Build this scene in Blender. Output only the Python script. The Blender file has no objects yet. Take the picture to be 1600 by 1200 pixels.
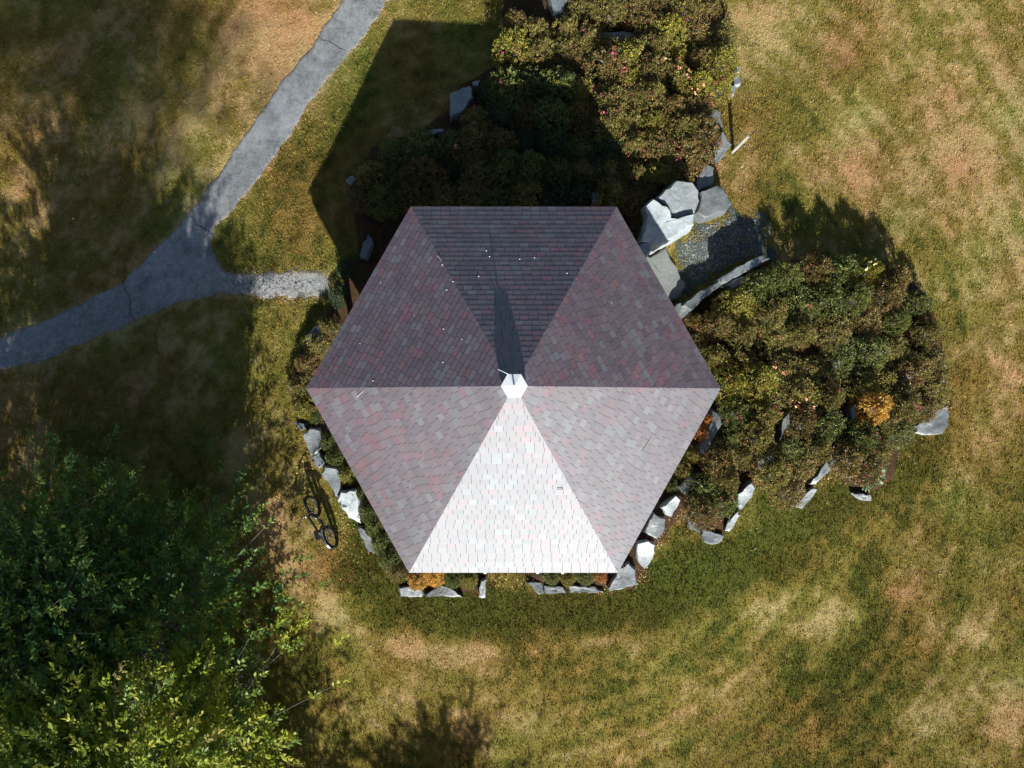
import bpy, math, random
import numpy as np
from mathutils import Vector, Matrix
random.seed(7); rng = np.random.default_rng(7)
SC = bpy.context.scene; COL = SC.collection
R = math.radians

# ------------------------------------------------------------------ camera, sky, sun, exposure
F = 1109.0; CAM = np.array([-0.0635, -0.3795, 20.5])
TX, TY, TZ = 0.02743, -0.00099, 0.00054
cam_d = bpy.data.cameras.new('camera'); cam = bpy.data.objects.new('camera', cam_d); COL.objects.link(cam)
cam.location = CAM; cam.rotation_euler = (TX, TY, TZ)
cam_d.sensor_width = 36; cam_d.lens = F / 1600 * 36; cam_d.clip_end = 2000; cam_d.clip_start = 0.5
SC.camera = cam
SUN_EL = R(28.5); SUN_AZ = R(9.0)      # shadows fall to +Y, a little towards -X
world = bpy.data.worlds.new('World'); SC.world = world; world.use_nodes = True
wn = world.node_tree.nodes; wl = world.node_tree.links
sky = wn.new('ShaderNodeTexSky'); sky.sky_type = 'NISHITA'; sky.sun_disc = False
sky.sun_elevation = SUN_EL; sky.sun_rotation = math.pi - SUN_AZ
sky.air_density = 1.0; sky.dust_density = 1.0; sky.ozone_density = 1.6
wn['Background'].inputs['Strength'].default_value = 0.05
wl.new(sky.outputs[0], wn['Background'].inputs['Color'])
sd = bpy.data.lights.new('sun', 'SUN'); sd.energy = 5.0; sd.angle = R(0.5); sd.color = (1.0, 0.975, 0.925)
sun = bpy.data.objects.new('sun', sd); COL.objects.link(sun)
SDIR = Vector((-math.sin(SUN_AZ) * math.cos(SUN_EL), math.cos(SUN_AZ) * math.cos(SUN_EL), -math.sin(SUN_EL)))
sun.rotation_euler = SDIR.to_track_quat('-Z', 'Y').to_euler()
sun.location = (3, -20, 14)
SC.view_settings.view_transform = 'Standard'; SC.view_settings.look = 'None'
SC.view_settings.exposure = 0.9; SC.view_settings.gamma = 1; SC.view_settings.use_curve_mapping = False
SC.render.engine = 'CYCLES'

# ------------------------------------------------------------------ pixel <-> place, noise
_M = np.array(cam.rotation_euler.to_matrix())
def sstep(t):
    t = np.clip(t, 0, 1); return t * t * (3 - 2 * t)
def height(x, y):
    r = np.hypot(x, y)
    return -0.55 * sstep((r - 7.0) / 5.5) + 0.03 * np.sin(x * 0.7 + 1) * np.sin(y * 0.55 + 2)
def un(px, py, z=0.0):
    d = _M @ np.array([(px - 800) / F, -(py - 600) / F, -1.0])
    return CAM + d * (z - CAM[2]) / d[2]
def ung(px, py, dz=0.0):
    z = 0.0
    for _ in range(5):
        p = un(px, py, z + dz); z = float(height(p[0], p[1]))
    return un(px, py, z + dz)
def un_arr(poly): return np.array([ung(a, b)[:2] for a, b in poly])
class VN:
    def __init__(s, seed): s.t = np.random.default_rng(seed).random((256, 256))
    def __call__(s, x, y):
        xi = np.floor(x).astype(int); yi = np.floor(y).astype(int)
        fx = x - xi; fy = y - yi; fx = fx * fx * (3 - 2 * fx); fy = fy * fy * (3 - 2 * fy)
        a = s.t[xi % 256, yi % 256]; b = s.t[(xi + 1) % 256, yi % 256]
        c = s.t[xi % 256, (yi + 1) % 256]; d = s.t[(xi + 1) % 256, (yi + 1) % 256]
        return (a * (1 - fx) + b * fx) * (1 - fy) + (c * (1 - fx) + d * fx) * fy
    def fbm(s, x, y, o=4):
        r = 0; a = 0.5; n = 0
        for k in range(o):
            r = r + a * s(x * 2 ** k + 17.3 * k, y * 2 ** k + 5.1 * k); n += a; a *= 0.5
        return r / n
N1, N2, N3, N4 = VN(1), VN(2), VN(3), VN(4)
def sdist(px, py, poly):       # signed distance, negative inside
    n = len(poly); d = np.full(px.shape, 1e9); ins = np.zeros(px.shape, bool)
    for i in range(n):
        ax, ay = poly[i]; bx, by = poly[(i + 1) % n]
        ex, ey = bx - ax, by - ay
        t = np.clip(((px - ax) * ex + (py - ay) * ey) / (ex * ex + ey * ey + 1e-12), 0, 1)
        d = np.minimum(d, np.hypot(px - ax - t * ex, py - ay - t * ey))
        c = ((ay > py) != (by > py)) & (px < (bx - ax) * (py - ay) / (by - ay + 1e-12) + ax)
        ins ^= c
    return np.where(ins, -d, d)
def ldist(px, py, line):
    d = np.full(px.shape, 1e9)
    for i in range(len(line) - 1):
        ax, ay = line[i]; bx, by = line[i + 1]; ex, ey = bx - ax, by - ay
        t = np.clip(((px - ax) * ex + (py - ay) * ey) / (ex * ex + ey * ey + 1e-12), 0, 1)
        d = np.minimum(d, np.hypot(px - ax - t * ex, py - ay - t * ey))
    return d

# ------------------------------------------------------------------ mesh helpers
def tag(o, label=None, cat=None, group=None, kind=None):
    if label: o['label'] = label
    if cat: o['category'] = cat
    if group: o['group'] = group
    if kind: o['kind'] = kind
    return o
def arr_mesh(name, V, Fc, mat, tint=None, smooth=False):
    """V (n,3); Fc (m,k) equal-size faces or list of lists; tint (n,3) per vertex"""
    me = bpy.data.meshes.new(name)
    if isinstance(Fc, np.ndarray):
        m, k = Fc.shape
        me.vertices.add(len(V)); me.vertices.foreach_set('co', np.asarray(V, np.float32).ravel())
        me.loops.add(m * k); me.loops.foreach_set('vertex_index', Fc.astype(np.int32).ravel())
        me.polygons.add(m); me.polygons.foreach_set('loop_start', np.arange(0, m * k, k, dtype=np.int32))
        me.update(calc_edges=True)
    else:
        me.from_pydata([tuple(v) for v in V], [], Fc)
    if tint is not None:
        a = me.color_attributes.new('tint', 'FLOAT_COLOR', 'POINT')
        c = np.ones((len(V), 4), np.float32); c[:, :3] = tint; a.data.foreach_set('color', c.ravel())
    if smooth: me.polygons.foreach_set('use_smooth', np.ones(len(me.polygons), bool))
    me.materials.append(mat); me.update()
    return me
def link(name, me, parent=None, loc=None, rot=None):
    o = bpy.data.objects.new(name, me); COL.objects.link(o)
    if parent: o.parent = parent
    if loc is not None: o.location = loc
    if rot is not None: o.rotation_euler = rot
    return o
def thing(name, loc, label, cat, group=None, rz=0):
    o = bpy.data.objects.new(name, None); COL.objects.link(o); o.location = loc; o.rotation_euler = (0, 0, rz)
    o.empty_display_size = 0.2
    return tag(o, label, cat, group)
class MB:
    def __init__(s): s.v = []; s.f = []; s.c = []
    def add(s, V, Fc, c=(1, 1, 1)):
        b = len(s.v); s.v += [tuple(v) for v in V]; s.f += [[i + b for i in f] for f in Fc]; s.c += [c] * len(V)
    def box(s, c, d, M=None):
        V = [Vector((sx * d[0] / 2, sy * d[1] / 2, sz * d[2] / 2)) for sx in (-1, 1) for sy in (-1, 1) for sz in (-1, 1)]
        if M is not None: V = [M @ v for v in V]
        V = [v + Vector(c) for v in V]
        s.add(V, [[0, 1, 3, 2], [4, 6, 7, 5], [0, 4, 5, 1], [2, 3, 7, 6], [0, 2, 6, 4], [1, 5, 7, 3]])
    def tube(s, pts, rad, n=8, c=(1, 1, 1), cap=True):
        pts = [Vector(p) for p in pts]; m = len(pts)
        if not hasattr(rad, '__len__'): rad = [rad] * m
        V = []; t0 = (pts[1] - pts[0]).normalized()
        up = Vector((0, 0, 1)) if abs(t0.z) < 0.9 else Vector((1, 0, 0))
        for i, p in enumerate(pts):
            t = (pts[min(i + 1, m - 1)] - pts[max(i - 1, 0)]).normalized()
            a = t.cross(up).normalized(); b = a.cross(t).normalized(); up = b
            for k in range(n):
                an = 2 * math.pi * k / n; V.append(p + (a * math.cos(an) + b * math.sin(an)) * rad[i])
        Fc = [[i * n + k, i * n + (k + 1) % n, (i + 1) * n + (k + 1) % n, (i + 1) * n + k] for i in range(m - 1) for k in range(n)]
        if cap: Fc += [list(range(n))[::-1], list(range((m - 1) * n, m * n))]
        s.add(V, Fc, c)
    def torus(s, c, R0, r, axis, n=28, k=8):
        q = Vector((0, 0, 1)).rotation_difference(Vector(axis)); V = []
        for i in range(n):
            a = 2 * math.pi * i / n
            for j in range(k):
                b = 2 * math.pi * j / k
                V.append(q @ Vector(((R0 + r * math.cos(b)) * math.cos(a), (R0 + r * math.cos(b)) * math.sin(a), r * math.sin(b))) + Vector(c))
        s.add(V, [[i * k + j, ((i + 1) % n) * k + j, ((i + 1) % n) * k + (j + 1) % k, i * k + (j + 1) % k] for i in range(n) for j in range(k)])
    def mesh(s, name, mat, smooth=False, col=False):
        return arr_mesh(name, s.v, s.f, mat, np.array(s.c) if col else None, smooth)
    def build(s, name, mat, parent=None, smooth=False, col=False): return link(name, s.mesh(name, mat, smooth, col), parent)

# ------------------------------------------------------------------ materials
def mat(name, base=(.5, .5, .5), rough=.8, spec=.5, metal=0, use_tint=False, noise=(), bump=(), transl=0, objvar=0, ior=1.5, coat=0):
    """noise: list of (scale, amount, colour or None); bump: list of (scale, strength-distance)"""
    m = bpy.data.materials.new(name); m.use_nodes = True
    nt = m.node_tree; N = nt.nodes; L = nt.links; b = N['Principled BSDF']
    b.inputs['Roughness'].default_value = rough; b.inputs['Specular IOR Level'].default_value = spec
    b.inputs['Metallic'].default_value = metal; b.inputs['IOR'].default_value = ior
    tc = N.new('ShaderNodeTexCoord')
    geo = N.new('ShaderNodeNewGeometry')
    pos = geo.outputs['Position']
    if use_tint:
        at = N.new('ShaderNodeAttribute'); at.attribute_name = 'tint'; col = at.outputs['Color']
    else:
        rgb = N.new('ShaderNodeRGB'); rgb.outputs[0].default_value = (*base, 1); col = rgb.outputs[0]
    for sc, amt, c2 in noise:
        n = N.new('ShaderNodeTexNoise'); n.inputs['Scale'].default_value = sc; n.inputs['Detail'].default_value = 5
        n.inputs['Roughness'].default_value = 0.65
        L.new(pos, n.inputs['Vector'])
        if c2 is None:
            mr = N.new('ShaderNodeMapRange'); mr.inputs['From Min'].default_value = .25; mr.inputs['From Max'].default_value = .75
            mr.inputs['To Min'].default_value = 1 - amt; mr.inputs['To Max'].default_value = 1 + amt
            L.new(n.outputs['Fac'], mr.inputs['Value'])
            mx = N.new('ShaderNodeVectorMath'); mx.operation = 'SCALE'; L.new(col, mx.inputs[0]); L.new(mr.outputs[0], mx.inputs['Scale'])
            col = mx.outputs[0]
        else:
            mr = N.new('ShaderNodeMapRange'); mr.inputs['From Min'].default_value = .5; mr.inputs['From Max'].default_value = .68
            mr.inputs['To Min'].default_value = 0; mr.inputs['To Max'].default_value = amt
            L.new(n.outputs['Fac'], mr.inputs['Value'])
            mx = N.new('ShaderNodeMix'); mx.data_type = 'RGBA'; L.new(mr.outputs[0], mx.inputs['Factor'])
            L.new(col, mx.inputs[6]); mx.inputs[7].default_value = (*c2, 1); col = mx.outputs[2]
    if objvar:
        oi = N.new('ShaderNodeObjectInfo'); mr = N.new('ShaderNodeMapRange')
        mr.inputs['To Min'].default_value = 1 - objvar; mr.inputs['To Max'].default_value = 1 + objvar
        L.new(oi.outputs['Random'], mr.inputs['Value'])
        mx = N.new('ShaderNodeVectorMath'); mx.operation = 'SCALE'; L.new(col, mx.inputs[0]); L.new(mr.outputs[0], mx.inputs['Scale']); col = mx.outputs[0]
    L.new(col, b.inputs['Base Color'])
    prev = None
    for sc, dist in bump:
        n = N.new('ShaderNodeTexNoise'); n.inputs['Scale'].default_value = sc; n.inputs['Detail'].default_value = 6
        n.inputs['Roughness'].default_value = 0.7
        L.new(pos, n.inputs['Vector'])
        bp = N.new('ShaderNodeBump'); bp.inputs['Distance'].default_value = dist; bp.inputs['Strength'].default_value = 1
        L.new(n.outputs['Fac'], bp.inputs['Height'])
        if prev: L.new(prev, bp.inputs['Normal'])
        prev = bp.outputs['Normal']
    if prev: L.new(prev, b.inputs['Normal'])
    if transl:
        tr = N.new('ShaderNodeBsdfTranslucent'); L.new(col, tr.inputs['Color'])
        ms = N.new('ShaderNodeMixShader'); ms.inputs[0].default_value = transl
        L.new(b.outputs[0], ms.inputs[1]); L.new(tr.outputs[0], ms.inputs[2])
        L.new(ms.outputs[0], N['Material Output'].inputs['Surface'])
    return m
M_lawn = mat('lawn', rough=1, spec=.0, use_tint=True, noise=[(.25, .22, None), (1.1, .14, None), (9, .25, None), (45, .35, None)], bump=[(30, .03), (110, .012)])
M_blade = mat('grass_blade', rough=.9, spec=.04, use_tint=True, transl=.25)
M_asphalt = mat('asphalt', rough=.75, spec=.5, use_tint=True, noise=[(3.5, .14, None), (60, .3, None), (1.6, .75, (.085, .095, .10)), (7, .25, None), (14, .5, (.30, .31, .31))], bump=[(120, .006), (20, .008)])  # broad dark blotches put dappled tree shade into the asphalt colour
M_gravel = mat('gravel', rough=.95, spec=.3, use_tint=True, noise=[(5, .3, None), (55, .5, None)], bump=[(60, .02)])
M_soil = mat('soil', rough=1, spec=.1, use_tint=True, noise=[(6, .4, None), (50, .5, None)], bump=[(25, .05), (80, .02)])
M_rock = mat('slate_rock', rough=.5, spec=.9, use_tint=True, ior=1.6, noise=[(2.2, .2, None), (9, .18, None), (5, .55, (.10, .105, .085)), (2.6, .35, (.26, .26, .22)), (30, .15, None)], bump=[(6, .018), (30, .006)], objvar=.12)
M_flag = mat('flagstone', (.2, .215, .2), rough=.75, spec=.4, noise=[(3, .2, None), (14, .2, None)], bump=[(12, .008)])
M_shingle = mat('asphalt_shingle', rough=.9, spec=0, use_tint=True, noise=[(.7, .14, None), (3, .12, None), (240, .2, None)], bump=[(160, .0012)], ior=1.45)
_n = M_shingle.node_tree; _g = _n.nodes.new('ShaderNodeBsdfAnisotropic'); _g.distribution = 'BECKMANN'      # sheen of the mineral granules
_g.inputs['Roughness'].default_value = .64; _g.inputs['Color'].default_value = (.125, .142, .146, 1)
_a = _n.nodes.new('ShaderNodeAddShader'); _n.links.new(_n.nodes['Principled BSDF'].outputs[0], _a.inputs[0]); _n.links.new(_g.outputs[0], _a.inputs[1])
_b = [x for x in _n.nodes if x.type == 'BUMP'][0]; _n.links.new(_b.outputs[0], _g.inputs['Normal'])
_n.links.new(_a.outputs[0], _n.nodes['Material Output'].inputs['Surface'])
M_deck = mat('roof_felt', (.02, .022, .025), rough=.9)
M_white = mat('white_painted_metal', (.70, .73, .73), rough=.35, noise=[(6, .05, None)])
M_wood = mat('grey_weathered_wood', (.42, .42, .39), rough=.8, noise=[(8, .2, None), (40, .15, None)], bump=[(30, .004)])
M_floor = mat('wooden_floor', (.3, .24, .17), rough=.8, noise=[(5, .25, None)], bump=[(20, .004)])
M_leaf = mat('shrub_leaf', rough=.45, spec=.4, use_tint=True, transl=.22, objvar=.18)
M_tleaf = mat('tree_leaf', rough=.45, spec=.35, use_tint=True, transl=.45)
M_bark = mat('bark', (.19, .175, .155), rough=.9, noise=[(12, .3, None)], bump=[(18, .02)])
M_black = mat('black_paint', (.012, .013, .016), rough=.3, coat=1)
M_rubber = mat('tyre_rubber', (.015, .015, .016), rough=.7)
M_chrome = mat('bare_metal', (.75, .76, .78), rough=.2, metal=1)
M_crack = mat('crack', (.035, .045, .02), rough=1, noise=[(20, .5, None)])
M_litter = mat('fallen_leaf', rough=.7, use_tint=True, transl=.1)

# ------------------------------------------------------------------ outlines (photo pixels, cast on the ground)
PATH = [(760,-300),(600,-60),(530,0),(495,60),(445,120),(410,175),(375,220),(338,272),(305,320),(260,370),(195,435),(150,462),(100,487),(0,525),(-60,548),(-500,640),
        (-500,730),(-60,603),(0,580),(60,568),(115,545),(200,508),(278,477),(350,460),(415,468),(500,464),(518,450),(513,430),(480,420),(420,424),(365,426),(340,405),(332,385),(338,358),
        (380,310),(430,250),(465,195),(515,120),(560,70),(602,8),(660,-60),(850,-300)]
BED_TOP = [(790,-120),(900,-160),(1080,-150),(1128,-60),(1130,0),(1140,60),(1146,120),(1138,158),(1106,172),(1118,210),(1108,265),(1060,290),(1022,320),(1012,370),(990,400),
           (560,400),(552,340),(546,290),(580,230),(650,205),(700,170),(720,130),(785,100),(786,40)]
BED_RIGHT = [(1060,500),(1085,475),(1130,442),(1200,408),(1300,405),(1400,418),(1440,455),(1465,500),(1480,560),(1480,620),(1440,660),(1405,700),(1395,750),(1350,775),(1325,760),
             (1300,735),(1262,768),(1235,775),(1185,755),(1150,800),(1130,835),(1095,832),(1068,800),(1040,840),(990,900),(940,860),(1000,500)]
BED_GAZ = [(560,400),(520,480),(470,540),(452,590),(458,640),(492,690),(514,745),(547,800),(574,845),(602,885),(628,920),(758,930),(765,890),(825,900),(850,922),(990,920),(1010,885),(1060,780),(1000,500),(900,420)]
GRAVEL = [(1060,372),(1100,345),(1140,330),(1175,332),(1198,345),(1190,375),(1205,400),(1150,420),(1100,440),(1075,450),(1062,420),(1050,392)]
W_PATH, W_BT, W_BR, W_BG, W_GR = map(un_arr, (PATH, BED_TOP, BED_RIGHT, BED_GAZ, GRAVEL))

# ------------------------------------------------------------------ lawn: dryness map of the grass itself
C_GREEN = np.array([.120, .124, .026]); C_OLIVE = np.array([.27, .212, .052]); C_DRY = np.array([.50, .36, .16])
BLOBS = [ # px, py, rx, ry, amount
 (455,70,75,110,.45),(700,8,90,20,-.1),(560,130,50,120,-.35),(470,260,60,80,-.3),(430,400,120,45,-.25),(255,420,45,35,.3),(60,60,120,100,.05),(170,230,220,170,.12),
 (1250,160,40,70,-.28),(1190,60,40,60,.25),(1215,300,70,60,-.15),(1300,250,80,60,.15),(1560,90,120,120,.05),(1400,330,90,50,.1),(1500,240,60,90,.2),(1290,320,60,40,-.15),(1470,520,40,110,-.05),(1560,450,60,120,.12),(1500,700,60,80,.08),
 (1400,720,60,60,-.4),(1290,790,110,50,-.35),(1130,880,130,45,-.4),(940,950,140,35,-.35),(700,955,110,35,-.4),(570,880,50,70,-.3),(1080,930,80,40,-.2),
 (375,700,18,32,.5),(430,840,25,45,.35),(460,900,25,40,.4),(520,965,35,35,.4),(480,730,40,110,.02),(640,1015,55,28,.5),(750,1020,40,30,.5),(740,1100,110,40,.22),(860,1160,90,45,.15),
 (870,1010,80,25,.1),(960,1000,90,12,.3),(1180,950,45,20,.25),(1200,970,60,35,.2),(1285,980,30,45,.4),(1325,945,25,30,.3),(1420,930,40,30,.3),(1450,990,25,30,.35),(1520,990,40,30,.45),(1560,1080,60,40,.4),(1460,1130,60,40,.35),(1590,1140,40,60,.3),
 (1350,930,40,60,-.35),(1360,880,25,25,-.35),(1300,1060,90,40,-.25),(1180,1080,70,60,.1),(1150,1010,60,30,-.15),(1060,1080,60,60,.15),(960,1080,40,50,-.2),(1400,1150,60,30,-.1),(980,1180,100,30,.15),(620,1130,90,60,.15),(1590,820,50,80,-.1)]
BW = [(ung(a, b), c / 54., d / 54., e * 1.25) for a, b, c, d, e in BLOBS]
STREAK = un_arr([(372,690),(400,780),(425,850),(470,915),(520,960),(590,1005),(680,1030),(760,1015),(860,1005),(1000,1000),(1090,975)])
TRK = un_arr([(590,870),(660,940),(800,965),(940,960),(1050,910),(1180,850),(1290,800),(1400,745),(1440,690),(1490,640),(1500,560),(1480,470),(1440,400)])
def dryness(x, y):
    d = np.full(x.shape, .52) + .12 * sstep((x - 3) / 9) * sstep((y + 3) / 8) - .17 * sstep((-y - 4) / 3) 
    for c, rx, ry, a in BW:
        d += a * np.exp(-((x - c[0]) / rx) ** 2 - ((y - c[1]) / ry) ** 2)
    d += .16 * np.exp(-(ldist(x, y, STREAK) / .42) ** 2)
    d -= .25 * np.exp(-(ldist(x, y, TRK) / 1.0) ** 2)
    # patches and mowing streaks
    r = np.hypot(x, y); th = np.arctan2(y, x)
    pol = N1.fbm(r * 2.4 + 40, th * 7 + 50, 4) - .5 + .2 * np.sin(r * 2 * np.pi / .62 + 1.5 * N3(x * .5, y * .5)) * N4(x * .4 + 9, y * .4)
    u = x * .53 + y * .85; v = -x * .85 + y * .53           # along / across the path direction
    lin = N2.fbm(v * 1.7 + 60, u * .38 + 60, 4) - .5
    w = sstep((-x - 4) / 3)
    d += .62 * (pol * (1 - w) + lin * w)
    pa = N3.fbm(x * .9 + 90, y * .9 + 90, 5) - .5
    d += .42 * pa
    d += .8 * (N4.fbm(x * 3.2 + 50, y * 3.2 + 50, 4) - .5) + .45 * (N2.fbm(x * 9 + 5, y * 9 + 5, 2) - .5)
    far = sstep((np.maximum(np.abs(x) - 14.5, np.abs(y) - 11.5)) / 4)
    return np.clip(d * (1 - far) + .47 * far, 0, 1)
def grass_colour(x, y, pd):
    d = dryness(x, y)
    d = np.clip(d + .25 * np.exp(-(np.maximum(pd, 0) / .12) ** 2), 0, 1)[:, None]
    c = np.where(d < .5, C_GREEN + (C_OLIVE - C_GREEN) * sstep(d * 2), C_OLIVE + (C_DRY - C_OLIVE) * sstep(d * 2 - 1) ** .9)
    hue = (N1.fbm(x * .6 + 10, y * .6 + 10, 3) - .5)[:, None]
    c = c * (1 + hue * np.array([-.2, .35, .1]))
    return c
def axis(lo, hi, step, far):
    a = list(np.arange(lo, hi + 1e-6, step)); s = step; b = []
    p = hi
    while p < far: s *= 1.35; p += s; b.append(p)
    s = step; p = lo; c = []
    while p > -far: s *= 1.35; p -= s; c.append(p)
    return np.array(c[::-1] + a + b)
gx = axis(-16.5, 16.5, .11, 400); gy = axis(-13, 13.5, .11, 400)
GX, GY = np.meshgrid(gx, gy); fx, fy = GX.ravel(), GY.ravel()
pdg = sdist(fx, fy, W_PATH)
V = np.stack([fx, fy, height(fx, fy)], 1)
nx, ny = len(gx), len(gy)
I = (np.arange(ny - 1)[:, None] * nx + np.arange(nx - 1)[None]).ravel()
lawn = link('lawn', arr_mesh('lawn', V, np.stack([I, I + 1, I + nx + 1, I + nx], 1), M_lawn, grass_colour(fx, fy, pdg) * .78, True))
tag(lawn, kind='structure')

# grass blades: one object
def make_grass():
    n = 1050000
    x = rng.uniform(-16.6, 16.6, n); y = rng.uniform(-12.6, 13.2, n)
    # clumping
    keep = rng.random(n) < .45 + .9 * N4.fbm(x * 6, y * 6, 2)
    x, y = x[keep], y[keep]
    r = np.hypot(x, y); pd = sdist(x, y, W_PATH)
    ok = (pd > -.02 - .16 * rng.random(len(x)) ** 2 * (N2(x * 4, y * 4) + .2) - .25 * np.exp(-((x + 6.2) / 1.2) ** 2 - ((y - 3.1) / .8) ** 2) * rng.random(len(x)) ** 2) & (sdist(x, y, W_BT) > -.12) & (sdist(x, y, W_BR) > -.12) & (sdist(x, y, W_BG) > -.32)
    g = sdist(x, y, W_GR); ok &= (g > -.25 + .5 * (N2.fbm(x * 3, y * 3, 2) - .5)) | (rng.random(len(x)) < .8 * N1(x * 2, y * 2) + .05)
    x, y, pd = x[ok], y[ok], pd[ok]; n = len(x)
    c = grass_colour(x, y, pd)
    d = dryness(x, y)
    h = (.03 + .035 * rng.random(n)) * (1.15 - .5 * d) * (.45 + 1.15 * N3(x * 9, y * 9))
    a = rng.uniform(0, 2 * np.pi, n); lean = rng.uniform(.2, 1.1, n) * h; la = rng.uniform(0, 2 * np.pi, n)
    w = rng.uniform(.007, .015, n)
    z = height(x, y) - .004
    V = np.empty((n, 3, 3)); ca, sa = np.cos(a), np.sin(a)
    V[:, 0] = np.stack([x - ca * w, y - sa * w, z], 1); V[:, 1] = np.stack([x + ca * w, y + sa * w, z], 1)
    V[:, 2] = np.stack([x + np.cos(la) * lean, y + np.sin(la) * lean, z + h], 1)
    c = c * rng.uniform(.75, 1.55, (n, 1)) * (1 + .12 * rng.standard_normal((n, 3)) * np.array([1, .6, .8]))
    wh = rng.random(n) < .02; c[wh] = c[wh] * .5 + np.array([.3, .27, .16])
    c = np.clip(c, .01, .8)
    o = link('grass', arr_mesh('grass', V.reshape(-1, 3), np.arange(n * 3).reshape(-1, 3), M_blade, np.repeat(c, 3, 0)))
    tag(o, 'short patchy green and straw coloured lawn grass around the pavilion', 'grass', kind='stuff')
make_grass()

def patch(name, poly, res, rise, fall, material, colour, edge=.05, lump=0, lumps=1.5, box=None):
    lo = poly.min(0) - .3; hi = poly.max(0) + .3
    if box: lo = np.maximum(lo, box[0]); hi = np.minimum(hi, box[1])
    xs = np.arange(lo[0], hi[0], res); ys = np.arange(lo[1], hi[1], res)
    X, Y = np.meshgrid(xs, ys); x, y = X.ravel(), Y.ravel()
    s = sdist(x, y, poly) + edge * 2 * (N3.fbm(x * 2.5, y * 2.5, 4) - .5)
    t = sstep(-s / fall + .3)
    z = height(x, y) + rise * t - .05 * (1 - t) + lump * t * (N2.fbm(x * lumps, y * lumps, 4) - .5)
    nx = len(xs); i = (np.arange(len(ys) - 1)[:, None] * nx + np.arange(nx - 1)[None]).ravel()
    Fc = np.stack([i, i + 1, i + nx + 1, i + nx], 1)
    Fc = Fc[(s[Fc].min(1) < fall)]
    used = np.unique(Fc); mp = np.zeros(len(x), int); mp[used] = np.arange(len(used))
    V = np.stack([x, y, z], 1)[used]
    return tag(link(name, arr_mesh(name, V, mp[Fc], material, colour(x[used], y[used], s[used]), True)), kind='structure')
def c_path(x, y, s):
    b = N1.fbm(x * .5, y * .5, 4)[:, None]  # broad tone changes: stains, with dappled shade painted in
    c = np.array([.215, .228, .232]) * (.5 + .95 * b)
    br = np.exp(-((x + 7.2) / 1.5) ** 2 - ((y - 3.05) / .9) ** 2)[:, None]        # gravelly end of the spur
    c = c * (1 - br * .6) + br * .6 * np.array([.40, .37, .34])
    e = sstep(1 + s / .13)[:, None]; c = c * (1 - .7 * e) + .7 * e * np.array([.23, .16, .11])
    return np.clip(c * (.9 + .25 * N4.fbm(x * 7, y * 7, 3)[:, None]), 0, 1)
path = patch('path', W_PATH, .07, .018, .05, M_asphalt, c_path, .13, box=((-24, -14), (10, 22)))
def c_soil(x, y, s):
    k = N1.fbm(x * 2.2, y * 2.2, 4)[:, None]
    return np.array([.035, .028, .018]) * (1 - k) + np.array([.11, .06, .03]) * k
patch('upper_bed', W_BT, .12, .12, .3, M_soil, c_soil, .1, .15)
patch('right_bed', W_BR, .12, .12, .3, M_soil, c_soil, .1, .15)
patch('pavilion_bed', W_BG, .12, .10, .2, M_soil, c_soil, .08, .06)
def c_grav(x, y, s): return np.array([.075, .095, .088]) * (.5 + N2.fbm(x * 2, y * 2, 4)[:, None])  # dark teal base carries the shade of this pocket in its colour
patch('gravel_patch', W_GR, .08, .012, .12, M_gravel, c_grav, .75)
# loose gravel
def pebbles():
    n = 4200; lo, hi = W_GR.min(0), W_GR.max(0)
    x = rng.uniform(lo[0], hi[0], n); y = rng.uniform(lo[1], hi[1], n)
    x2 = rng.normal(-6.9, .9, 1500); y2 = rng.normal(3.06, .2, 1500)
    k = sdist(x, y, W_GR) < -.15; x = np.r_[x[k], x2]; y = np.r_[y[k], y2]; n = len(x)
    o = np.array([[1, 0, 0], [0, 1, 0], [-1, 0, 0], [0, -1, 0], [0, 0, .7]]); r = rng.uniform(.008, .026, n) * (1 + (rng.random(n) < .05))
    V = (o[None] * r[:, None, None] * rng.uniform(.6, 1.3, (n, 5, 1)) + np.stack([x, y, height(x, y) + .018], 1)[:, None]).reshape(-1, 3)
    f = np.array([[0, 1, 4], [1, 2, 4], [2, 3, 4], [3, 0, 4]])
    Fc = (f[None] + 5 * np.arange(n)[:, None, None]).reshape(-1, 3)
    c = np.repeat(np.array([.19, .20, .195]) * rng.uniform(.4, 1.8, (n, 1)), 5, 0)
    tag(link('loose_gravel', arr_mesh('loose_gravel', V, Fc, M_gravel, c)), 'loose grey gravel lying on the path spur and by the stone steps', 'gravel', kind='stuff')
pebbles()
# cracks across the path
for line in ([(296,336),(303,342),(308,352),(318,356),(326,362),(334,368)], [(492,55),(505,62),(516,66),(528,74),(540,80)], [(192,438),(196,452),(205,470),(203,490),(214,503)]):
    P = [ung(a, b) for a, b in line]; V = []; n = 0
    pts = []
    for i in range(len(P) - 1):
        for t in np.linspace(0, 1, 6)[:-1]: pts.append(P[i] * (1 - t) + P[i + 1] * t + np.r_[rng.normal(0, .012, 2), 0])
    pts.append(P[-1])
    for i, p in enumerate(pts):
        q = pts[min(i + 1, len(pts) - 1)] - pts[max(i - 1, 0)]; nrm = np.array([-q[1], q[0], 0]) / (np.linalg.norm(q) + 1e-9)
        w = .004 + .014 * random.random() * math.sin(math.pi * (i + .5) / len(pts))
        z = float(height(p[0], p[1])) + .024
        V += [(p[0] - nrm[0] * w, p[1] - nrm[1] * w, z), (p[0] + nrm[0] * w, p[1] + nrm[1] * w, z)]
    me = arr_mesh('crack', V, [[2 * i, 2 * i + 2, 2 * i + 3, 2 * i + 1] for i in range(len(pts) - 1)], M_crack)
    link('crack', me, path)

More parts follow.
